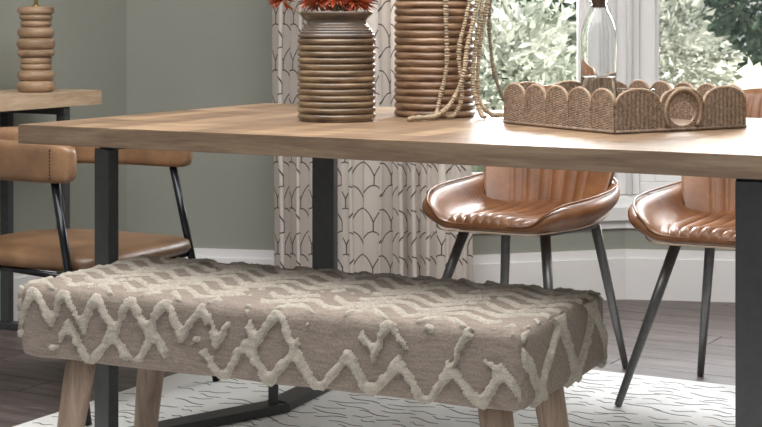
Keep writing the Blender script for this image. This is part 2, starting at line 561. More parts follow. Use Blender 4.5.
d1 = (V2(F1) - V2(F0)).normalized(); d2 = (V2(F2) - V2(F1)).normalized()
w1a = V2(F0) + n1 * wd; w1b = cornr - d1 * 0.012
w2a = cornr + d2 * 0.135; w2b = V2(F2) + n2 * wd
window('window_1', (w1a.x, w1a.y), (w1b.x, w1b.y), WZ0, WZ1, 'white framed bay window between the curtain and the white corner post')
window('window_2', (w2a.x, w2a.y), (w2b.x, w2b.y), WZ0, WZ1, 'white framed bay window right of the white corner post', (1.05,))
# corner post of the bay with stepped mouldings
pst = prism('trim_2', [w1b + n1 * -0.02, cornr + bis * -0.045, w2a + n2 * -0.02, w2a + n2 * 0.09, cornr + bis * 0.10, w1b + n1 * 0.09], WZ0, WZ1, M['white'])
tag(pst, 'white corner post of the bay with moulded edges', None, None, 'structure')
for s in (-0.004, 0.03, 0.09):
    c = cornr + (d1 * s if s < 0 else d2 * s) - bis * 0.045
    tube_obj('moulding', [(c.x, c.y, WZ0 + 0.001), (c.x, c.y, WZ1)], 0.012, M['white'], pst, 8)
lint = prism('wall_lintel', [V2(F0) + n1 * 0.36, V2(F1) + bis * 0.36, V2(F2) + n2 * 0.36, V2(F2) + n2 * 0.5, V2(F1) + bis * 0.5, V2(F0) + n1 * 0.5], WZ1, 2.5, M['wall'])
tag(lint, 'sage painted lintel above the bay windows', None, None, 'structure')

# ------------------------------------------------------------------ rug
RU0, RU1, RV0, RV1, RZ = -0.25, 2.3, -0.9, 1.53, 0.010
rug = empty('rug', TP((RU0 + RU1) / 2, (RV0 + RV1) / 2, 0), TROT)
tag(rug, 'white woven rug with broken grey line pattern under the dining table', 'rug')
RL, RW = RU1 - RU0, RV1 - RV0
bm = bmesh.new(); add_box(bm, (0, 0, RZ / 2 + 0.0002), (RL, RW, RZ), None, 0.003)
bm_obj('pile', bm, M['rug'], rug)
vs, fs = [], []
rr = random.Random(3)
P, H = 0.16, 0.036
k = 0
y = -RW / 2 + 0.03
while y < RW / 2 - 0.03:
    x = -RL / 2 + 0.02 + (k % 2) * 0.08
    sgn = 1 if k % 2 else -1
    while x < RL / 2 - 0.06:
        ln = rr.uniform(0.04, 0.12)
        if rr.random() < 0.80:
            nseg = 6
            wv = rr.uniform(0.0020, 0.0040)
            ang = sgn * rr.uniform(0.10, 0.34) * (1 if int((x + RL) / P) % 2 else -1)
            base = len(vs)
            for i in range(nseg + 1):
                t = i / nseg
                cx = x + ln * t; cy = y + math.tan(ang) * ln * (t - 0.5) + 0.006 * math.sin(t * 7 + x * 40)
                w_ = wv * (0.35 if i in (0, nseg) else 1)
                for (dy, dz) in ((-w_, 0.0085), (-w_ * 0.6, 0.0109), (w_ * 0.6, 0.0109), (w_, 0.0085)):
                    vs.append((cx, cy + dy, dz))
            for i in range(nseg):
                for j in range(3):
                    a = base + i * 4 + j
                    fs.append((a, a + 4, a + 5, a + 1))
            fs.append((base, base + 1, base + 2, base + 3)); e = base + nseg * 4
            fs.append((e + 3, e + 2, e + 1, e))
        x += ln + rr.uniform(0.012, 0.05)
    y += H * rr.uniform(0.8, 1.2); k += 1
o = mesh_obj('line_pattern', vs, fs, M['rug_dash'], rug)  # grey dashes put the shade of the pile grooves into colour
tag(o, 'broken grey lines painting the shade in the pile grooves', None, None, 'stuff')

# ------------------------------------------------------------------ dining table
TBL_Z, TBL_T, TBL_L, TBL_W = 0.76, 0.041, 1.80, 1.0
table = empty('dining_table', TP(0, 0, 0), TROT)
tag(table, 'long oak dining table with dark steel angled leg frames', 'table')
bm = bmesh.new(); add_box(bm, (TBL_L / 2, TBL_W / 2, TBL_Z - TBL_T / 2 - 0.001), (TBL_L, TBL_W, TBL_T - 0.002), None, 0.001)
ttop = bm_obj('tabletop', bm, M['table_wood'], table)
bm = bmesh.new(); add_box(bm, (TBL_L / 2, TBL_W / 2, TBL_Z - 0.001), (TBL_L, TBL_W, 0.002), None, 0.0006)
bm_obj('block_veneer', bm, M['table_block'], ttop)
BW_, BT_ = 0.063, 0.027
def leg_frame(pts, uprights, tag_name):
    """pts: plan corner list in table coordinates; bars run on the floor and under the top, uprights stand at the ends"""
    zb, zt = 0.0118, TBL_Z - TBL_T
    def bar(nm, a, b, z):
        a = Vector((a[0], a[1], 0)); b = Vector((b[0], b[1], 0)); d = (b - a)
        bm = bmesh.new()
        add_box(bm, (0, 0, 0), (d.length, BW_, BT_ if z > 0.3 else 0.022), None, 0.002)
        o = bm_obj(nm, bm, M['steel'], table, False, (a + b) / 2 + Vector((0, 0, z)), math.atan2(d.y, d.x))
        return o
    A, B, C = [Vector((*p, 0)) for p in pts]
    for (p, q) in ((A, B), (B, C)):
        d = (q - p).normalized()
        bar('foot_rail', p - d * BT_ / 2, q + d * (BW_ * 0.32), zb + 0.011) if (p, q) == (A, B) else bar('foot_rail', p - d * (BW_ * 0.1), q + d * BT_ / 2, zb + 0.011)
        bar('top_rail', p, q, zt - BT_ / 2)
    for (p, q) in ((A, B), (C, B)):
        d = (q - p).normalized()
        bm = bmesh.new(); add_box(bm, (0, 0, (zb + 0.022 + zt - BT_) / 2), (BT_, BW_, zt - BT_ - zb - 0.022), None, 0.002)
        bm_obj('leg', bm, M['steel'], table, False, p, math.atan2(d.y, d.x))
def w2t(x, y):
    r = Vector((x, y, 0)) - C0
    return (r.dot(UX), r.dot(VX))
LA, LB, LCk = w2t(-0.632, 3.766), w2t(-0.262, 4.082), w2t(-0.149, 4.35)
leg_frame([LA, LB, LCk], None, 'left')
RA = (1.565, LA[1]); RB = (RA[0] - 0.10, LB[1]); RC = (RA[0] - 0.06, LCk[1])
leg_frame([RA, RB, RC], None, 'right')
# short stub at the bend of the floor rail behind the bench
for p in (LB,):
    bm = bmesh.new(); add_box(bm, (0, 0, 0.0335 + 0.06), (0.024, 0.022, 0.12), None, 0.002)
    bm_obj('foot_stub', bm, M['steel'], table, False, (p[0] - 0.0, p[1] - 0.012, 0), TA)

# ------------------------------------------------------------------ bench
BA = math.radians(26.5)
E1 = Vector((math.cos(BA), -math.sin(BA), 0)); E2 = Vector((math.sin(BA), math.cos(BA), 0))
BO = Vector((-0.735, 3.305, 0))
bench = empty('bench', BO, -BA)
tag(bench, 'upholstered bench with cream tufted zigzag cover on round wooden legs', 'bench')
BL, BD, BZ0, BZ1, BR = 1.095, 0.445, 0.309, 0.457, 0.024
def rounded(p):
    lo = np.array([BR, BR, BZ0 + BR]); hi = np.array([BL - BR, BD - BR, BZ1 - BR])
    q = np.clip(p, lo, hi); d = p - q
    nn = np.linalg.norm(d, axis=-1, keepdims=True); nn[nn < 1e-9] = 1
    return q + d / nn * BR, d / nn
rs = np.random.RandomState(5)
def vnoise(p, s):
    out = np.empty(len(p))
    for i, a in enumerate(p):
        out[i] = mnoise.noise((a[0] * s, a[1] * s, a[2] * s))
    return out
def tri(x):
    f = np.mod(x, 1.0)
    return 1 - 4 * np.abs(f - 0.5)         # -1..1
def zig(s, t, t0, Pd, A, w, ph=0.0):
    line = t0 + A * np.clip(tri(s / Pd + ph) * 1.18, -1, 1)
    slope = 4 * A / Pd
    return (np.abs(t - line) < w * math.sqrt(1 + slope * slope * 0.45)).astype(float)
def patt(s, t, n2, n1, zone):
    """1 where a raised yarn line runs. s along the bench, t across the face"""
    js = s + 0.005 * np.sin(31 * t + 9 * s); jt = t + 0.004 * np.sin(27 * s + 2.0)
    if zone == 'front':                            # t = height below the top edge (negative)
        up = zig(js, jt, -0.040, 0.080, 0.030, 0.0145)
        lo = zig(js, jt, -0.110, 0.104, 0.030, 0.0145, 0.3)
        ur = n2 + 0.5 * n1 > np.where(s < 0.42, 0.75, 0.12)
        lr = n2 - 0.5 * n1 > np.where((s > 0.10) & (s < 0.22) | (s > 0.56), 0.75, 0.08)
        return np.maximum(up * (1 - ur), lo * (1 - lr))
    if zone == 'top':
        m = np.zeros_like(s)
        for k in range(9):
            m = np.maximum(m, zig(js, jt, 0.010 + k * 0.056, 0.150, 0.032, 0.0098, 0.25))
        return m * (n2 + 0.4 * n1 < 0.46)
    m = np.zeros_like(s)                           # end faces: rounded diamonds
    for k in (-1, 0, 1):
        sg = 1 if k % 2 else -1
        m = np.maximum(m, zig(js, jt, -0.070 + k * 0.092, 0.185, 0.043 * sg, 0.0150, 0.15))
    return m
base_v, base_f, tv, tf = [], [], [], []
RES = 0.0042
def face_grid(A, dU, nu, dV, nv, sfun, tfun, zone):
    global base_v, base_f, tv, tf
    iu, iv = np.meshgrid(np.arange(nu + 1), np.arange(nv + 1), indexing='ij')
    p = A + iu[..., None] / nu * dU + iv[..., None] / nv * dV
    p = p.reshape(-1, 3)
    q, n = rounded(p)
    s, t = sfun(p), tfun(p)
    n1 = vnoise(q, 55.0); n2 = vnoise(q, 9.0); n3 = vnoise(q + 7.1, 150.0)
    m = patt(s + n1 * 0.004, t + n3 * 0.003, n2, n1, zone) if zone != 'bottom' else np.zeros(len(p))
    qb = q + n * (n2 * 0.003 + n1 * 0.0006)[:, None]
    off = len(base_v)
    base_v += [tuple(a) for a in qb]
    idx = (np.arange(nu)[:, None] * (nv + 1) + np.arange(nv)[None, :]).reshape(-1)
    quads = np.stack([idx, idx + nv + 1, idx + nv + 2, idx + 1], 1)
    base_f += [tuple(a) for a in quads + off]
    keep = m[quads].mean(1) > 0.5
    tq = quads[keep]
    if len(tq) == 0: return
    cnt = np.zeros(len(p)); tot = np.zeros(len(p))
    np.add.at(cnt, tq.ravel(), 1); np.add.at(tot, quads.ravel(), 1)
    inner = cnt >= tot
    ib, jb = iu.reshape(-1), iv.reshape(-1)
    inner &= (ib > 0) & (ib < nu) & (jb > 0) & (jb < nv)
    hgt = np.where(inner, (0.0050 if zone == 'top' else 0.0085) + 0.0028 * n3 + 0.0014 * n1, -0.001)
    qt = qb + n * hgt[:, None]
    used = np.unique(tq); mp = -np.ones(len(p), int); mp[used] = np.arange(len(used)) + len(tv)
    tv += [tuple(a) for a in qt[used]]
    tf += [tuple(a) for a in mp[tq]]
nL, nD, nH = int(BL / RES), int(BD / RES), int((BZ1 - BZ0) / RES)
ar = np.array
face_grid(ar([0, 0, BZ0]), ar([BL, 0, 0]), nL, ar([0, 0, BZ1 - BZ0]), nH, lambda p: p[:, 0], lambda p: p[:, 2] - BZ1, 'front')
face_grid(ar([0, 0, BZ1]), ar([BL, 0, 0]), nL, ar([0, BD, 0]), nD, lambda p: p[:, 0], lambda p: p[:, 1], 'top')
face_grid(ar([BL, 0, BZ0]), ar([0, BD, 0]), nD, ar([0, 0, BZ1 - BZ0]), nH, lambda p: BL + p[:, 1], lambda p: p[:, 2] - BZ1, 'end')
face_grid(ar([0, BD, BZ0]), ar([0, -BD, 0]), nD, ar([0, 0, BZ1 - BZ0]), nH, lambda p: -p[:, 1], lambda p: p[:, 2] - BZ1, 'end')
face_grid(ar([BL, BD, BZ0]), ar([-BL, 0, 0]), nL // 2, ar([0, 0, BZ1 - BZ0]), nH, lambda p: p[:, 0], lambda p: p[:, 2] - BZ1, 'front')
face_grid(ar([0, BD, BZ0]), ar([BL, 0, 0]), nL // 6, ar([0, -BD, 0]), nD // 6, lambda p: p[:, 0] * 0 + 0.3, lambda p: p[:, 1] * 0, 'bottom')
mesh_obj('cushion_cover', base_v, base_f, M['bench_cloth'], bench, True)
o = mesh_obj('tufted_pattern', tv, tf, M['tuft'], bench, True)
tag(o, 'raised cream yarn zigzags', None, None, 'stuff')
for (a, b, sa, sb) in ((0.100, 0.085, -1, -1), (0.100, 0.340, -1, 1), (1.005, 0.085, 1, -1), (1.005, 0.340, 1, 1)):
    z0 = 0.0 if False else RZ
    on_rug = True
    p = BO + E1 * (a + sa * 0.045) + E2 * (b + sb * 0.02)
    uu = w2t(p.x, p.y)
    zf = RZ + 0.0015 if uu[0] > RU0 else 0.0003
    path = [Vector((a + sa * 0.045 * (1 - t), b + sb * 0.02 * (1 - t), zf + (BZ0 + 0.006 - zf) * t)) for t in (0, 0.02, 0.25, 0.5, 0.75, 1)]
    vs, fs = tube_verts(path, [0.021, 0.0225, 0.0255, 0.028, 0.030, 0.0315], 20)
    mesh_obj('leg', vs, fs, M['leg_wood'], bench, True)

# ------------------------------------------------------------------ tub chairs
def ring(ctrl, n):
    """ctrl: half outline from front centre to back centre, mirrored to a closed loop"""
    right = list(ctrl)
    left = [(-p[0], p[1], p[2]) for p in reversed(ctrl[1:-1])]
    return catmull(right + left, n, True)

def make_tub_chair(name, u, v, feet_z, label, group):
    root = empty(name, TP(u, v, 0), TROT)
    tag(root, label, 'chair', group)
    N = 8
    # control loops: x sideways, y back, z up  (front centre ... back centre)
    bot_in = [(0, .06, .425), (.09, .06, .425), (.12, .08, .425), (.15, .11, .425), (.18, .20, .425), (.17, .32, .425), (.11, .40, .425), (0, .42, .425)]
    bot = [(0, .004, .423), (.104, .004, .423), (.132, .020, .424), (.152, .058, .425), (.190, .17, .427), (.186, .33, .43), (.13, .43, .43), (0, .455, .43)]
    low = [(0, -.010, .429), (.114, -.010, .429), (.146, .008, .431), (.172, .050, .434), (.212, .17, .438), (.204, .345, .446), (.150, .456, .455), (0, .485, .455)]
    rim = [(0, -.013, .437), (.121, -.014, .439), (.180, -.003, .454), (.229, .036, .466), (.275, .17, .480), (.252, .35, .494), (.176, .472, .53), (0, .51, .53)]
    rtop = [(0, -.006, .441), (.119, -.007, .446), (.163, .003, .477), (.198, .044, .499), (.242, .175, .515), (.232, .345, .526), (.168, .456, .54), (0, .492, .54)]
    rin = [(0, .004, .440), (.114, .004, .443), (.146, .020, .466), (.174, .062, .484), (.212, .18, .499), (.204, .335, .512), (.152, .433, .53), (0, .468, .53)]
    inn = [(0, .018, .434), (.106, .022, .434), (.130, .046, .435), (.152, .085, .436), (.180, .19, .438), (.172, .32, .44), (.136, .412, .44), (0, .44, .44)]
    loops = [ring(c, N) for c in (bot_in, bot, low, rim, rtop, rin, inn)]
    n = len(loops[0])
    vs = [tuple(p) for L in loops for p in L]
    fs = []
    for i in range(len(loops) - 1):
        for k in range(n):
            k2 = (k + 1) % n
            fs.append((i * n + k, i * n + k2, (i + 1) * n + k2, (i + 1) * n + k))
    fs.append(tuple(reversed(range(n)))); fs.append(tuple(range((len(loops) - 1) * n, len(loops) * n)))
    sh = mesh_obj('shell', vs, fs, M['leather'], root, True)
    md = sh.modifiers.new('round', 'SUBSURF'); md.levels = 1; md.render_levels = 2
    # welt along the lower edge of the shell
    wl = ring([(p[0] * 1.006, p[1] - 0.002, p[2] - 0.006) for p in low], N)
    tube_obj('welt', [Vector(p) for p in wl], 0.0026, M['piping'], sh, 6, True)
    tube_obj('rim_welt', [Vector(p) for p in ring([(p[0] * 1.008, p[1] - 0.003, p[2] - 0.001) for p in rtop], N)], 0.0032, M['leather'], sh, 6, True)
    # seat cushion with channels running front to back
    vs, fs = [], []
    nx, ny = 99, 24
    for j in range(ny + 1):
        b = (j / ny) ** 1.5
        y = -0.016 + b * 0.445
        hw = 0.114 + 0.074 * min(1, b / 0.42) ** 0.8 - 0.03 * max(0, (b - 0.6) / 0.4) ** 2
        roll = math.sqrt(max(0.0, 1 - max(0.0, 1 - b / 0.10) ** 2))
        for i in range(nx + 1):
            a = 2 * i / nx - 1
            ch = abs(math.sin(math.pi * (a * 0.5 + 0.5) * 9))
            edge = max(0.0, 1 - abs(a)) ** 0.3
            z = 0.436 + roll * edge * (0.026 + 0.0125 * ch ** 0.5) - 0.016 * math.sin(math.pi * b) * (1 - a * a)
            vs.append((a * hw, y + 0.012 * a * a * (1 if b < 0.5 else -1), z))
    for j in range(ny):
        for i in range(nx):
            q = j * (nx + 1) + i
            fs.append((q, q + 1, q + nx + 2, q + nx + 1))
    # underside
    off = len(vs)
    vs += [(x, y, 0.4325) for (x, y, z) in vs]
    fs += [tuple(reversed([a + off for a in f])) for f in fs]
    bord = [i for i in range(nx + 1)] + [j * (nx + 1) + nx for j in range(1, ny + 1)] + [ny * (nx + 1) + i for i in range(nx - 1, -1, -1)] + [j * (nx + 1) for j in range(ny - 1, 0, -1)]
    for i in range(len(bord)):
        a, b = bord[i], bord[(i + 1) % len(bord)]
        fs.append((b, a, a + off, b + off))
    mesh_obj('seat_cushion', vs, fs, M['leather'], root, True)
    # backrest: curved slab with channels in the middle
    def bk(a, b, side):
        hw = (0.170 + 0.028 * math.sin(math.pi * min(1, b * 0.9)) - 0.05 * max(0, (b - 0.55) / 0.45) ** 2)
        x = a * hw + 0.006
        ztop = 0.795 - 0.03 * a * a - 0.05 * max(0, abs(a) - 0.75) * 4 * abs(a)
        z = 0.445 + b * (ztop - 0.445)
        y = 0.405 + 0.095 * b - 0.055 * a * a * (1 - 0.3 * b)
        if side == 0:
            ch = abs(math.sin(math.pi * (a / 0.62 * 0.5 + 0.5) * 6)) if abs(a) < 0.62 else 0.85
            y -= 0.008 * ch ** 0.5 * min(1, (1 - b) * 8)
        else:
            y += 0.045 * (1 - 0.35 * b) * (1 - max(0, abs(a) - 0.7) * 1.4)
        return (x, y, z)
    nx, nz = 72, 20
    vs, fs = [], []
    for side in (0, 1):
        for j in range(nz + 1):
            for i in range(nx + 1):
                vs.append(bk(2 * i / nx - 1, j / nz, side))
    off = (nx + 1) * (nz + 1)
    for j in range(nz):
        for i in range(nx):
            q = j * (nx + 1) + i
            fs.append((q, q + 1, q + nx + 2, q + nx + 1)); fs.append((off + q + nx + 1, off + q + nx + 2, off + q + 1, off + q))
    bord = [i for i in range(nx + 1)] + [j * (nx + 1) + nx for j in range(1, nz + 1)] + [nz * (nx + 1) + i for i in range(nx - 1, -1, -1)] + [j * (nx + 1) for j in range(nz - 1, 0, -1)]
    for i in range(len(bord)):
        a, b = bord[i], bord[(i + 1) % len(bord)]
        fs.append((b, a, a + off, b + off))
    back = mesh_obj('backrest', vs, fs, M['leather'], root, True)
    path = [bk(-1, b, 0) for b in np.linspace(0.12, 1, 12)] + [bk(a, 1, 0) for a in np.linspace(-0.9, 0.9, 14)] + [bk(1, b, 0) for b in np.linspace(1, 0.12, 12)]
    tube_obj('welt', [Vector(p) + Vector((0, 0.003, 0)) for p in path], 0.003, M['leather_dark'], back, 6)
    # legs and seat frame
    tops = {'fl': (-.100, .075), 'fr': (.135, .075), 'rl': (-.080, .30), 'rr': (.185, .31)}
    bots = {'fl': (-.205, -.055), 'fr': (.205, -.055), 'rl': (-.175, .42), 'rr': (.225, .445)}
    bots['rl'] = (-.150, .425); bots['fr'] = (.215, -.05); bots['fl'] = (-.21, -.06)
    for q in ('fl', 'fr', 'rl', 'rr'):
        zf = feet_z[0] if q[0] == 'f' else feet_z[1]
        tp, bt = tops[q], bots[q]
        vs, fs = tube_verts([Vector((bt[0] + (tp[0] - bt[0]) * t, bt[1] + (tp[1] - bt[1]) * t, zf + (0.418 - zf) * t)) for t in (0, 0.01, 0.5, 1)], [0.0085, 0.0095, 0.0125, 0.0145], 14)
        mesh_obj('leg', vs, fs, M['chair_leg'], root, True)
    for (p, q) in (('fl', 'fr'), ('rl', 'rr'), ('fl', 'rl'), ('fr', 'rr')):
        a = Vector((*tops[p], 0.417)); b = Vector((*tops[q], 0.417)); d = b - a
        bm = bmesh.new(); add_box(bm, (0, 0, 0), (d.length, 0.022, 0.012), None, 0.002)
        bm_obj('seat_rail', bm, M['chair_leg'], root, False, (a + b) / 2, math.atan2(d.y, d.x))
    return root
make_tub_chair('tub_chair', 0.575, 1.19, (RZ + 0.0015, 0.0003), 'tan leather tub chair with channelled seat beside the patterned curtain', 'tub chairs behind the dining table')
make_tub_chair('tub_chair', 1.165, 1.215, (RZ + 0.0015, 0.0003), 'tan leather tub chair partly hidden behind the steel table leg', 'tub chairs behind the dining table')

# ------------------------------------------------------------------ low armchair at the head of the table
cc = Vector((-0.633, 4.2125, 0))
arm = empty('armchair', cc, TROT)                  # local x = facing, local y = across
tag(arm, 'brown leather armchair with wraparound band back on black tube legs', 'chair')
ctrl = [(0.0, -.243), (-.12, -.247), (-.28, -.238), (-.42, -.17), (-.485, 0), (-.42, .17), (-.28, .238), (-.12, .247), (0.0, .243)]
path = catmull([(a, b, 0) for a, b in ctrl], 8)
npth = len(path)
sec = 20
vs, fs = [], []
for i, p in enumerate(path):
    t = path[min(i + 1, npth - 1)] - path[max(i - 1, 0)]; t = t / np.linalg.norm(t)
    nrm = np.array([t[1], -t[0], 0.0])               # outward
    s = abs(2 * i / (npth - 1) - 1)                # 1 at the arm ends, 0 at the back
    cap = min(1.0, min(i, npth - 1 - i) / 4.0)
    sc = math.sqrt(max(0.0, 1 - (1 - cap) ** 2)) if cap < 1 else 1.0
    hh = (0.054 - 0.006 * s) * (0.62 + 0.38 * sc); hw = 0.024 * (0.45 + 0.55 * sc)
    zc = 0.640 - 0.006 * s
    for k in range(sec):
        a = 2 * math.pi * k / sec
        cx = math.copysign(abs(math.cos(a)) ** 0.55, math.cos(a)); cz = math.copysign(abs(math.sin(a)) ** 0.45, math.sin(a))
        q = p + nrm * (hw * cx)
        vs.append((q[0], q[1], zc + hh * cz))
for i in range(npth - 1):
    for k in range(sec):
        k2 = (k + 1) % sec
        fs.append((i * sec + k, (i + 1) * sec + k, (i + 1) * sec + k2, i * sec + k2))
fs.append(tuple(range(sec))); fs.append(tuple(reversed(range((npth - 1) * sec, npth * sec))))
band = mesh_obj('back_band', vs, fs, M['leather_dark'], arm, True)
for sg in (-1, 1):                                  # stitched seams near the arm ends
    bm = bmesh.new()
    for k in range(9):
        add_box(bm, (-0.055, sg * 0.2690, 0.600 + k * 0.0085), (0.003, 0.002, 0.005))
    bm_obj('stitching', bm, M['piping'] if False else M['black_tube'], band)
# seat
out = catmull([(.05, 0), (.045, -.15), (.0, -.225), (-.2, -.228), (-.38, -.20), (-.455, -.1), (-.465, 0), (-.455, .1), (-.38, .20), (-.2, .228), (.0, .225), (.045, .15)], 5, True)
cen = np.array([-.21, 0])
lv = []
for (sc, z) in ((0.90, .362), (0.97, .367), (1.0, .379), (0.985, .396), (0.93, .405), (0.8, .410), (0.5, .412), (0.2, .413)):
    lv.append([(cen[0] + (p[0] - cen[0]) * sc, cen[1] + (p[1] - cen[1]) * sc, z) for p in out])
n = len(out); vs = [p for L in lv for p in L]; fs = []
for i in range(len(lv) - 1):
    for k in range(n):
        k2 = (k + 1) % n
        fs.append((i * n + k2, i * n + k, (i + 1) * n + k, (i + 1) * n + k2))
fs.append(tuple(range(n))); fs.append(tuple(reversed(range((len(lv) - 1) * n, len(lv) * n))))
so = mesh_obj('seat', vs, fs, M['leather_dark'], arm, True)
bmx = bmesh.new(); bmx.from_mesh(so.data); bmesh.ops.recalc_face_normals(bmx, faces=bmx.faces); bmx.to_mesh(so.data); bmx.free()
bmx = bmesh.new(); bmx.from_mesh(band.data); bmesh.ops.recalc_face_normals(bmx, faces=bmx.faces); bmx.to_mesh(band.data); bmx.free()
for sg in (-1, 1):
    tube_obj('leg', [(-.06, sg * .245, .592), (-.016, sg * .252, .40), (.066, sg * .272, RZ + 0.0015)], 0.0105, M['black_tube'], arm, 12)
    tube_obj('leg', [(-.405, sg * .176, .592), (-.385, sg * .176, .40), (-.335, sg * .176, 0.0004)], 0.0105, M['black_tube'], arm, 12)
    tube_obj('seat_rail', [(-.012, sg * .250, .357), (-.381, sg * .176, .357)], 0.008, M['black_tube'], arm, 10)
tube_obj('seat_rail', [(-.012, -.25, .353), (-.012, .25, .353)], 0.008, M['black_tube'], arm, 10)

# ------------------------------------------------------------------ console table and lamp
CE = Vector((-0.894, 5.24, 0))                      # room-side corner of the far end
con = empty('console_table', CE, math.atan2(-VX.y, -VX.x))   # local x runs towards the viewer along the wall, local y points to the room
tag(con, 'narrow pale oak console table with dark steel legs against the left wall', 'console table')
CL_, CD_, CT_ = 1.4, 0.29, 0.046
sgn = 1 if (Matrix.Rotation(con.rotation_euler.z, 3, 'Z') @ Vector((0, 1, 0))).dot(UX) > 0 else -1
bm = bmesh.new(); add_box(bm, (CL_ / 2, -sgn * CD_ / 2, 0.76 - CT_ / 2), (CL_, CD_, CT_), None, 0.002)
bm_obj('tabletop', bm, M['console_wood'], con)
for a in (0.16, CL_ - 0.16):
    for b in (0.025, 0.255):
        bm = bmesh.new(); add_box(bm, (a, -sgn * b, (0.022 + 0.714 - 0.025) / 2), (0.025, 0.035, 0.714 - 0.025 - 0.022), None, 0.002)
        bm_obj('leg', bm, M['steel'], con)
    bm = bmesh.new(); add_box(bm, (a, -sgn * 0.14, 0.0115), (0.04, 0.27, 0.022), None, 0.002)
    bm_obj('foot_rail', bm, M['steel'], con)
    bm = bmesh.new(); add_box(bm, (a, -sgn * 0.14, 0.7015), (0.03, 0.26, 0.025), None, 0.002)
    bm_obj('top_rail', bm, M['steel'], con)
bm = bmesh.new(); add_box(bm, (CL_ / 2, -sgn * 0.245, 0.7005), (CL_ - 0.36, 0.025, 0.025), None, 0.002)
bm_obj('long_rail', bm, M['steel'], con)

LMP = PX(36, 92, 5.10); LMP.z = 0.7602
lamp = empty('table_lamp', LMP)
tag(lamp, 'table lamp base of stacked turned wooden discs with brass stem', 'lamp')
discs = [(0.060, 0.036), (0.058, 0.034), (0.049, 0.020), (0.050, 0.022), (0.058, 0.023), (0.060, 0.036), (0.057, 0.034), (0.048, 0.022), (0.051, 0.020), (0.057, 0.024)]
z = 0.0
for i, (r, h) in enumerate(discs):
    prof = [(r * 0.6, z)]
    for k in range(11):
        a = -math.pi / 2 + math.pi * k / 10
        prof.append((r - h * 0.42 + h * 0.42 * math.cos(a), z + h / 2 + h / 2 * math.sin(a)))
    prof.append((r * 0.6, z + h))
    lathe('disc', prof, M['lamp_wood'], lamp, 40)
    z += h - 0.0005
lathe('stem', [(0.012, z - 0.002), (0.012, z + 0.004), (0.0062, z + 0.006), (0.0062, z + 0.13)], M['brass'], lamp, 20)

# ------------------------------------------------------------------ curtain
nx, nz = 420, 40
x0, x1 = -0.36, 0.305
vs, fs, uvs = [], [], []
def fold(t):
    ph = 2 * math.pi * (11.3 * t + 0.35 * math.sin(7.0 * t) + 0.18 * math.sin(17 * t + 1))
    return 0.037 * (0.75 + 0.35 * math.sin(11 * t + 0.5)) * math.sin(ph), 0.012 * math.sin(2 * ph)
arc = [0.0]
pts = []
for i in range(nx + 1):
    t = i / nx
    f, g = fold(t)
    pts.append((x0 + (x1 - x0) * t + g, 5.475 - 0.03 * t + f))
for i in range(nx):
    arc.append(arc[-1] + math.hypot(pts[i + 1][0] - pts[i][0], pts[i + 1][1] - pts[i][1]))
CZ0, CZ1 = 0.012, 2.35
for j in range(nz + 1):
    z = CZ0 + (CZ1 - CZ0) * j / nz
    for i in range(nx + 1):
        w = 0.004 * math.sin(z * 5 + i * 0.05)
        vs.append((pts[i][0] + w, pts[i][1] + w * 0.5, z)); uvs.append((arc[i], z))
for j in range(nz):
    for i in range(nx):
        q = j * (nx + 1) + i
        fs.append((q, q + 1, q + nx + 2, q + nx + 1))
cur = mesh_obj('curtain', vs, fs, M['curtain'], None, True, uvs=uvs)
md = cur.modifiers.new('cloth', 'SOLIDIFY'); md.thickness = 0.002
tag(cur, 'pale beige pleated curtain printed with dark branching scallop lines', 'curtain')
rod = tube_obj('curtain_rod', [(-0.55, 5.47, 2.365), (0.45, 5.43, 2.365)], 0.014, M['brass'])
tag(rod, 'slim brass rod carrying the patterned curtain', 'curtain rod')

# ------------------------------------------------------------------ jar with dried flowers
JP = Vector((-0.101, 3.72, TBL_Z + 0.0004))
jar = empty('ribbed_jar', JP)
tag(jar, 'short ribbed brown jar with flared rim holding red dried flowers', 'jar')
prof = [(0.030, 0.004), (0.082, 0.0), (0.0845, 0.003)]
nr, zb, zt = 13, 0.004, 0.1875
for i in range(nr):
    a0 = zb + (zt - zb) * i / nr; h = (zt - zb) / nr
    for k in range(7):
        a = -math.pi / 2 * 0.86 + math.pi * 0.86 * k / 6
        prof.append((0.0805 + 0.0088 * math.cos(a), a0 + h / 2 + h / 2 * math.sin(a) / math.sin(math.pi * 0.43)))
prof.append((0.0805, zt))
lathe('body', prof, M['jar'], jar, 64)
neck = []
for (r, zz) in [(0.080, 0.1975), (0.087, 0.200), (0.0885, 0.204), (0.086, 0.207), (0.0825, 0.2085), (0.0845, 0.2105), (0.0835, 0.213), (0.0785, 0.2145), (0.0805, 0.2165), (0.0790, 0.219), (0.0745, 0.2205), (0.0765, 0.2225), (0.0745, 0.225), (0.070, 0.228), (0.068, 0.232), (0.0672, 0.236), (0.0705, 0.241), (0.077, 0.247), (0.0815, 0.252), (0.083, 0.2555), (0.0815, 0.2585), (0.077, 0.2575), (0.070, 0.250), (0.063, 0.240), (0.062, 0.230), (0.068, 0.21), (0.06, 0.205)]:
    neck.append((r, zz - 0.0105))
lathe('neck', neck, M['jar_neck'], jar, 64)

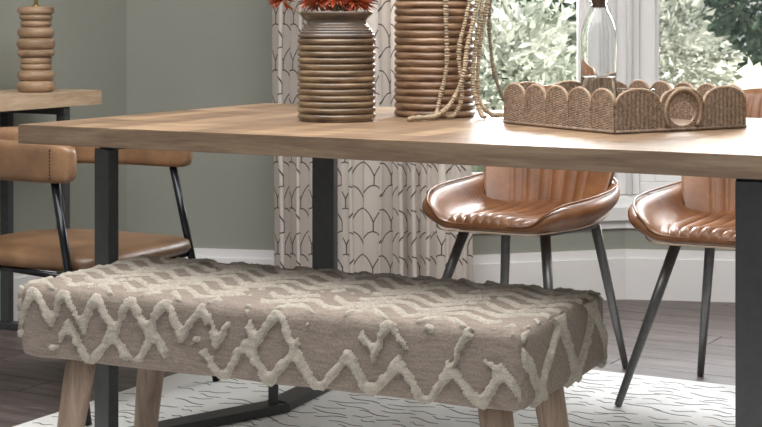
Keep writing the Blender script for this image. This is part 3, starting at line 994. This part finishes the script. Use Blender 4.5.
def make_flower(i, ang, lean, h, rng):
    top = Vector((math.cos(ang) * lean, math.sin(ang) * lean, h))
    root = empty('dried_flower', JP + Vector((math.cos(ang) * lean * 0.35, math.sin(ang) * lean * 0.35, 0.203)))
    top = JP + top - root.location
    tag(root, 'rust red dried flower with spiky petals standing in the ribbed jar', 'flower', 'dried flowers in the ribbed jar')
    tube_obj('stem', [(0, 0, 0), (top.x * 0.5, top.y * 0.5, top.z * 0.55), (top.x, top.y, top.z)], 0.0022, M['stem'], root, 6)
    vs, fs = [], []
    for k in range(70):
        th = rng.uniform(0, 2 * math.pi); el = rng.uniform(-0.75, 1.1)
        d = Vector((math.cos(th) * math.cos(el), math.sin(th) * math.cos(el), math.sin(el)))
        s = d.cross(Vector((0.3, 0.2, 1))).normalized(); nn = s.cross(d)
        L = rng.uniform(0.022, 0.042); w = rng.uniform(0.002, 0.0042)
        b = len(vs); base = top + d * 0.003
        vs += [base - s * w * 0.4, base + s * w * 0.4, base + d * L * 0.55 + s * w + nn * 0.002, base + d * L + nn * 0.004 + Vector((0, 0, -0.004)), base + d * L * 0.55 - s * w + nn * 0.002, base + d * L * 0.5 + nn * -0.0012]
        fs += [(b, b + 1, b + 2, b + 5), (b, b + 5, b + 4), (b + 5, b + 2, b + 3), (b + 5, b + 3, b + 4)]
    mesh_obj('petals', vs, fs, M['petal'], root)
    vs, fs = [], []
    for k in range(30):
        th = rng.uniform(0, 2 * math.pi); el = rng.uniform(0.1, 1.5)
        d = Vector((math.cos(th) * math.cos(el), math.sin(th) * math.cos(el), math.sin(el)))
        s = d.cross(Vector((0.3, 0.2, 1))).normalized() * 0.0012
        b = len(vs); nn = s.cross(d) 
        vs += [top + s, top - s, top + d * 0.02, top + nn]
        fs += [(b, b + 1, b + 2), (b, b + 2, b + 3), (b + 1, b + 3, b + 2)]
    mesh_obj('bristles', vs, fs, M['petal_core'], root)
    return root
frng = random.Random(12)
for i in range(11):
    ang = 2 * math.pi * i / 8 + (0.4 if i > 7 else 0)
    make_flower(i, ang, 0.058 if i < 8 else 0.02, 0.262 + frng.uniform(0, 0.016) + (0.020 if i > 7 else 0), frng)
# one flower that hangs wide of the bunch
make_flower(11, math.radians(172), 0.125, 0.275, frng)['label'] = 'rust red dried flower leaning out wide from the jar towards the curtain'

# ------------------------------------------------------------------ tall ribbed vase and bead garland
VP_ = Vector((0.1275, 3.885, TBL_Z + 0.0004))
vase = empty('ribbed_vase', VP_)
tag(vase, 'tall ribbed brown wooden vase draped with a bead garland', 'vase')
prof = [(0.030, 0.004), (0.088, 0.0)]
nr, zt = 22, 0.375
h = zt / nr
for i in range(nr):
    for k in range(7):
        a = -math.pi / 2 * 0.86 + math.pi * 0.86 * k / 6
        prof.append((0.0870 + 0.0093 * math.cos(a), h * i + h / 2 + h / 2 * math.sin(a) / math.sin(math.pi * 0.43)))
prof += [(0.085, zt + 0.004), (0.080, zt + 0.002), (0.078, zt - 0.03), (0.078, 0.05), (0.02, 0.045)]
lathe('body', prof, M['vase'], vase, 64)

gar = empty('bead_garland', VP_ + Vector((0.03, -0.09, 0.0)))
tag(gar, 'bead garland of pale wooden discs trailing from the tall vase onto the table', 'garland')
go = gar.location
# strands: (photo x, photo y, depth)
S = [
    ([(446, -38, 3.80), (446, -10, 3.778), (446, 20, 3.776), (447, 60, 3.776), (444, 81, 3.776), (440, 98, 3.772), (437, 112, 3.765), (436, 121, 3.742)], 'bead', 0.0054),
    ([(474, -38, 3.84), (471, -8, 3.80), (466, 18, 3.785), (460, 42, 3.775), (459, 60, 3.775), (462, 84, 3.77), (461, 101, 3.765), (455, 114, 3.757), (446, 119.5, 3.745)], 'bead', 0.0052),
    ([(482, -38, 3.86), (478, -5, 3.815), (473, 22, 3.79), (467, 48, 3.765), (464, 72, 3.755), (457, 92, 3.75), (448, 107, 3.74), (437, 115.5, 3.725), (424, 119.5, 3.70), (411, 121.6, 3.67)], 'bead', 0.0056),
    ([(486, -38, 3.88), (483, -5, 3.83), (479, 25, 3.81), (475, 50, 3.80), (473, 70, 3.79), (473, 86, 3.785), (477, 103, 3.775), (481, 113, 3.765), (485, 120.6, 3.735)], 'bead', 0.0055),
    ([(491, -38, 3.90), (489, -8, 3.86), (484, 20, 3.84), (480, 45, 3.83), (478, 70, 3.82), (478, 90, 3.815), (480, 102, 3.81), (487, 111, 3.80), (496, 116.3, 3.80), (506, 116.6, 3.80), (516, 115.8, 3.80)], 'bead', 0.0054),
    ([(494, -38, 3.92), (491, -8, 3.90), (489, 25, 3.89), (491, 50, 3.885), (494, 72, 3.88), (499, 88, 3.88), (505, 101, 3.88), (513, 111.5, 3.87), (523, 113.5, 3.86)], 'bead_dark', 0.0048),
]
for pts_, mk, rad in S:
    rad *= 1.2
    P3 = [PX(a, b, c) - go for a, b, c in pts_]
    top = Vector((VP_.x + 0.05, VP_.y + 0.03, VP_.z + 0.392)) - go
    fine = catmull([tuple(P3[0] * 0.5 + top * 0.5 + Vector((0, 0, 0.008)))] + [tuple(p) for p in P3], 40)
    vs, fs = [], []
    dist = 0.0; last = Vector(fine[0]); step = rad * 0.8
    brng = random.Random(int(rad * 1e6))
    zmin = TBL_Z + 0.0012 + rad - go.z
    for i in range(1, len(fine)):
        p = Vector(fine[i]); seg = (p - last).length; dist += seg
        if dist >= step:
            dist = 0.0
            t = (p - last).normalized() if seg > 1e-7 else Vector((0, 0, 1))
            t = (t + Vector((brng.uniform(-.25, .25), brng.uniform(-.25, .25), brng.uniform(-.2, .2)))).normalized()
            p2 = Vector((p.x, p.y, max(p.z, zmin)))
            x = t.cross(Vector((0.37, 0.21, 0.11))).normalized(); y = t.cross(x)
            r = rad * brng.uniform(0.72, 1.15); b = len(vs); hh = rad * 0.45; sg = 8
            for (zz, rr_) in ((-hh, 0.72), (0, 1.0), (hh, 0.72)):
                for k in range(sg):
                    a = 2 * math.pi * k / sg
                    vs.append(p2 + t * zz + (x * math.cos(a) + y * math.sin(a)) * r * rr_)
            for q in range(2):
                for k in range(sg):
                    k2 = (k + 1) % sg
                    fs.append((b + q * sg + k, b + q * sg + k2, b + (q + 1) * sg + k2, b + (q + 1) * sg + k))
            fs.append(tuple(reversed(range(b, b + sg)))); fs.append(tuple(range(b + 2 * sg, b + 3 * sg)))
        last = p
    so = mesh_obj('strand', vs, fs, M[mk], gar, True)
    if mk == 'bead_dark': so['label'] = 'darker strand hanging behind'
# pale tassel end of the longest strand
e = PX(408.5, 122, 3.655) - go; e.z = TBL_Z + 0.0068 - go.z
f = PX(412.5, 121.5, 3.672) - go; f.z = e.z
tube_obj('tassel', [e, e * 0.5 + f * 0.5, f], [0.0052, 0.0058, 0.0045], M['wicker_rim'], gar, 10)

# ------------------------------------------------------------------ wicker tray with bottle and bowl
TR = [Vector((0.274, 3.617, 0)), Vector((0.470, 3.286, 0)), Vector((0.7645, 3.474, 0))]
ex = (TR[1] - TR[0]).normalized(); ey = Vector((-ex.y, ex.x, 0))           # ex runs along the five-scallop side, ey along the handle side
TLx = (TR[1] - TR[0]).length; TLy = (TR[2] - TR[1]).length
tray = empty('wicker_tray', Vector((TR[0].x, TR[0].y, TBL_Z + 0.0005)), math.atan2(ex.y, ex.x))
tag(tray, 'rectangular woven wicker tray with scalloped sides and round handle holes', 'tray')
bm = bmesh.new(); add_box(bm, (TLx / 2, TLy / 2, 0.005), (TLx - 0.012, TLy - 0.012, 0.008), None, 0.002)
bm_obj('base', bm, M['wicker'], tray)
VAL, PEAK, WT = 0.053, 0.087, 0.0055
def topz(s, L, n):
    f = (s / L * n) % 1.0
    return VAL + (PEAK - VAL) * math.sqrt(max(0.0, 1 - (2 * f - 1) ** 2)) ** 0.9
def tray_side(org, dirv, L, n, hole):
    """org, dirv in tray coordinates; outside lies to the right of dirv"""
    nrm = Vector((dirv.y, -dirv.x, 0))
    ns, nt = int(L / 0.0021), 38
    vs, fs = [], []
    hc, hr = (L / 2, 0.0375), 0.0350
    for side in (0, 1):
        for i in range(ns + 1):
            s = L * i / ns
            H = topz(min(max(s, 1e-5), L - 1e-5), L, n)
            for j in range(nt + 1):
                z = 0.0005 + (H - 0.0005) * j / nt
                wv = math.sin(s / 0.0088 * math.pi) * (1 if int(z / 0.0040) % 2 else -1)
                row_ = abs(math.sin(z / 0.0040 * math.pi))
                dd = 0.0009 * math.sin(s / 0.0056 * math.pi) + 0.0007 * math.sin(z / 0.0026 * math.pi) * (1 if math.sin(s / 0.0112 * math.pi) > 0 else -1) + 0.0006 * mnoise.noise((s * 300, z * 300, 0))
                q = org + dirv * s + nrm * ((WT / 2 if side == 0 else -WT / 2) + dd)
                vs.append((q.x, q.y, z))
    off = (ns + 1) * (nt + 1)
    alive = np.ones((ns, nt), bool)
    if hole:
        for i in range(ns):
            s = L * (i + 0.5) / ns
            H = topz(s, L, n)
            for j in range(nt):
                z = H * (j + 0.5) / nt
                if ((s - hc[0]) / hr) ** 2 + ((z - hc[1]) / (hr * 0.76)) ** 2 < 1: alive[i, j] = False
    for i in range(ns):
        for j in range(nt):
            if not alive[i, j]: continue
            q = i * (nt + 1) + j
            fs.append((q, q + nt + 1, q + nt + 2, q + 1)); fs.append((off + q + 1, off + q + nt + 2, off + q + nt + 1, off + q))
    for i in range(ns):
        for j in (0, nt):
            q = i * (nt + 1) + j
            fs.append((q, off + q, off + q + nt + 1, q + nt + 1) if j == 0 else (q + nt + 1, off + q + nt + 1, off + q, q))
    for i in (0, ns):
        for j in range(nt):
            q = i * (nt + 1) + j
            fs.append((q, q + 1, off + q + 1, off + q) if i == 0 else (q + 1, q, off + q, off + q + 1))
    sd = mesh_obj('side_panel', vs, fs, M['wicker'], tray)
    # rim braid along the scallops
    pth = []
    m = n * 18
    for i in range(m + 1):
        s = L * i / m
        H = topz(min(max(s, 1e-5), L - 1e-5), L, n)
        q = org + dirv * s
        pth.append(Vector((q.x, q.y, H + 0.001)))
    tube_obj('rim', pth, 0.0036, M['wicker_rim'], sd, 8)
    q0 = org; q1 = org + dirv * L
    tube_obj('base_braid', [Vector((q0.x, q0.y, 0.004)) + nrm * 0.002, Vector((q1.x, q1.y, 0.004)) + nrm * 0.002], 0.0038, M['wicker'], sd, 8)
    if hole:
        rp = []
        for k in range(36):
            a = 2 * math.pi * k / 36
            q = org + dirv * (hc[0] + math.cos(a) * (hr + 0.002))
            rp.append(Vector((q.x, q.y, hc[1] + math.sin(a) * (hr * 0.76 + 0.002))))
        tube_obj('handle_ring', rp, 0.0032, M['wicker_rim'], sd, 10, True)
        rp = []
        for k in range(30):
            a = math.radians(-38) + math.radians(256) * k / 29
            q = org + dirv * (hc[0] + math.cos(a) * 0.047) + nrm * 0.004
            rp.append(Vector((q.x, q.y, hc[1] + 0.002 + math.sin(a) * 0.0465)))
        tube_obj('handle_arch', rp, 0.0040, M['wicker_rim'], sd, 8)
tray_side(Vector((0, 0, 0)), Vector((1, 0, 0)), TLx, 5, False)
tray_side(Vector((TLx, 0, 0)), Vector((0, 1, 0)), TLy, 3, True)
tray_side(Vector((TLx, TLy, 0)), Vector((-1, 0, 0)), TLx, 5, False)
tray_side(Vector((0, TLy, 0)), Vector((0, -1, 0)), TLy, 3, True)

TRZ = TBL_Z + 0.0005 + 0.0095
BP = Vector((0.4785, 3.595, TRZ))
bot = empty('bottle', BP)
tag(bot, 'clear glass bottle with cork stopper standing in the wicker tray', 'bottle')
o_ = [(0.0, 0.0), (0.036, 0.0), (0.039, 0.003), (0.0395, 0.01), (0.0395, 0.180), (0.038, 0.195), (0.033, 0.214), (0.026, 0.230), (0.020, 0.240), (0.018, 0.250), (0.018, 0.258), (0.0205, 0.260), (0.0205, 0.268), (0.017, 0.269)]
i_ = [(0.0165, 0.268), (0.0165, 0.25), (0.0189, 0.2395), (0.0249, 0.2292), (0.0319, 0.2132), (0.0369, 0.1946), (0.0384, 0.18), (0.0384, 0.010), (0.036, 0.006), (0.0, 0.006)]
prof = [(max(r, 0.0004), z) for r, z in o_ + i_]
lathe('body', prof, M['glass'], bot, 48)
lathe('cork', [(0.006, 0.246), (0.0148, 0.2465), (0.0152, 0.267), (0.0235, 0.2698), (0.0240, 0.274), (0.0240, 0.285), (0.0225, 0.2875), (0.006, 0.288)], M['cork'], bot, 32)
wt = glass_mat('bottle_water', (0.93, 0.95, 0.94, 1)); wt.node_tree.nodes['Principled BSDF'].inputs['IOR'].default_value = 1.33
lathe('water', [(0.0004, 0.0075), (0.033, 0.008), (0.0378, 0.0125), (0.0378, 0.0935), (0.0372, 0.0940), (0.0004, 0.0940)], wt, bot, 48)

GP = PX(626, 100, 3.47); GP.z = TRZ
bowl = lathe('glass_bowl', [(0.0004, 0.0), (0.030, 0.0), (0.036, 0.003), (0.052, 0.030), (0.060, 0.070), (0.0605, 0.0725), (0.0590, 0.0730), (0.0578, 0.070), (0.0495, 0.031), (0.034, 0.007), (0.0004, 0.005)], M['glass'], None, 48, GP)
tag(bowl, 'low clear glass bowl standing in the wicker tray beside the bottle', 'bowl')

# ------------------------------------------------------------------ the garden
GZ = -0.25
lawn = prism('ground', [(-14, 6.75), (24, 6.75), (40, 60), (-20, 60)], GZ - 0.1, GZ, M['lawn'])
tag(lawn, 'bright pale garden ground beyond the bay window', None, None, 'structure')
def foliage(rng, n, c, rad, size, shell=0.5):
    vs, fs = [], []
    for i in range(n):
        d = Vector((rng.gauss(0, 1), rng.gauss(0, 1), rng.gauss(0, 1))).normalized()
        rr = shell + (1 - shell) * rng.random()
        bumpy = 0.82 + 0.3 * mnoise.noise(d * 2.3 + Vector((c[0], 0, 0)))
        p = Vector((c[0] + d.x * rad[0] * rr * bumpy, c[1] + d.y * rad[1] * rr * bumpy, c[2] + d.z * rad[2] * rr * bumpy))
        if p.z < 0.03: continue
        a = (d + Vector((rng.uniform(-1, 1), rng.uniform(-1, 1), rng.uniform(-0.9, 0.5))) * 0.9).normalized()
        s = a.cross(Vector((rng.uniform(-1, 1), rng.uniform(-1, 1), rng.uniform(-1, 1)))).normalized()
        nn = a.cross(s)
        L = size * rng.uniform(0.6, 1.3); w = L * 0.26
        b = len(vs)
        vs += [p, p + a * L * 0.45 + s * w + nn * w * 0.3, p + a * L - nn * w * 0.25, p + a * L * 0.45 - s * w + nn * w * 0.3]
        fs += [(b, b + 1, b + 2), (b, b + 2, b + 3)]
    return vs, fs
def shrub(name, loc, rad, n, size, mat, label, seed, cat='shrub', trunk=0.0):
    rng = random.Random(seed)
    root = empty(name, (loc[0], loc[1], GZ))
    tag(root, label, cat)
    cz = trunk + rad[2] * 0.85
    vs, fs = foliage(rng, n, (0, 0, cz), rad, size)
    f = mesh_obj('foliage', vs, fs, mat, root)
    f['kind'] = 'stuff'
    for k in range(5 if trunk == 0 else 1):
        a = rng.uniform(0, 6.28)
        e = Vector((math.cos(a) * rad[0] * 0.45, math.sin(a) * rad[1] * 0.45, cz * 1.1)) if trunk == 0 else Vector((0.05, 0, cz))
        tube_obj('stem' if trunk == 0 else 'trunk', [(0, 0, 0), e * 0.5 + Vector((0.03, 0, 0)), e], [0.03 if trunk == 0 else 0.12, 0.018 if trunk == 0 else 0.09, 0.008 if trunk == 0 else 0.05], M['bark'], root, 8)
    if trunk > 0:
        for k in range(4):
            a = 1.57 * k + rng.uniform(-0.4, 0.4)
            tube_obj('branch', [(0.03, 0, cz * 0.6), (math.cos(a) * rad[0] * 0.5, math.sin(a) * rad[1] * 0.5, cz * 0.9), (math.cos(a) * rad[0] * 0.8, math.sin(a) * rad[1] * 0.8, cz * 1.05)], [0.05, 0.03, 0.01], M['bark'], root, 8)
    return root
shrub('garden_shrub', (0.62, 9.2), (0.75, 0.6, 0.85), 5200, 0.085, M['leaf_pale'], 'pale variegated shrub with large leaves close outside the bay window', 1)
shrub('garden_shrub', (1.75, 11.0), (0.75, 0.6, 0.9), 4200, 0.08, M['leaf_mid'], 'grey green shrub half hidden behind the white corner post', 2)
shrub('garden_shrub', (0.85, 13.0), (1.3, 0.8, 1.2), 3400, 0.12, M['leaf_dark'], 'dark green shrub growing behind the pale variegated shrub', 4)
shrub('garden_tree', (4.1, 17.0), (1.15, 1.0, 0.95), 3800, 0.13, M['leaf_dark'], 'dark leafed tree hanging over the bright lawn', 3, 'tree', 0.75)
shrub('garden_hedge', (3.2, 26.0), (3.0, 1.0, 1.5), 5200, 0.16, M['hedge_far'], 'far grey hedge beyond the bright lawn', 6, 'hedge')
shrub('garden_hedge', (8.2, 25.0), (2.6, 1.0, 1.3), 4200, 0.16, M['leaf_mid'], 'far green hedge behind the dark leafed tree', 7, 'hedge')
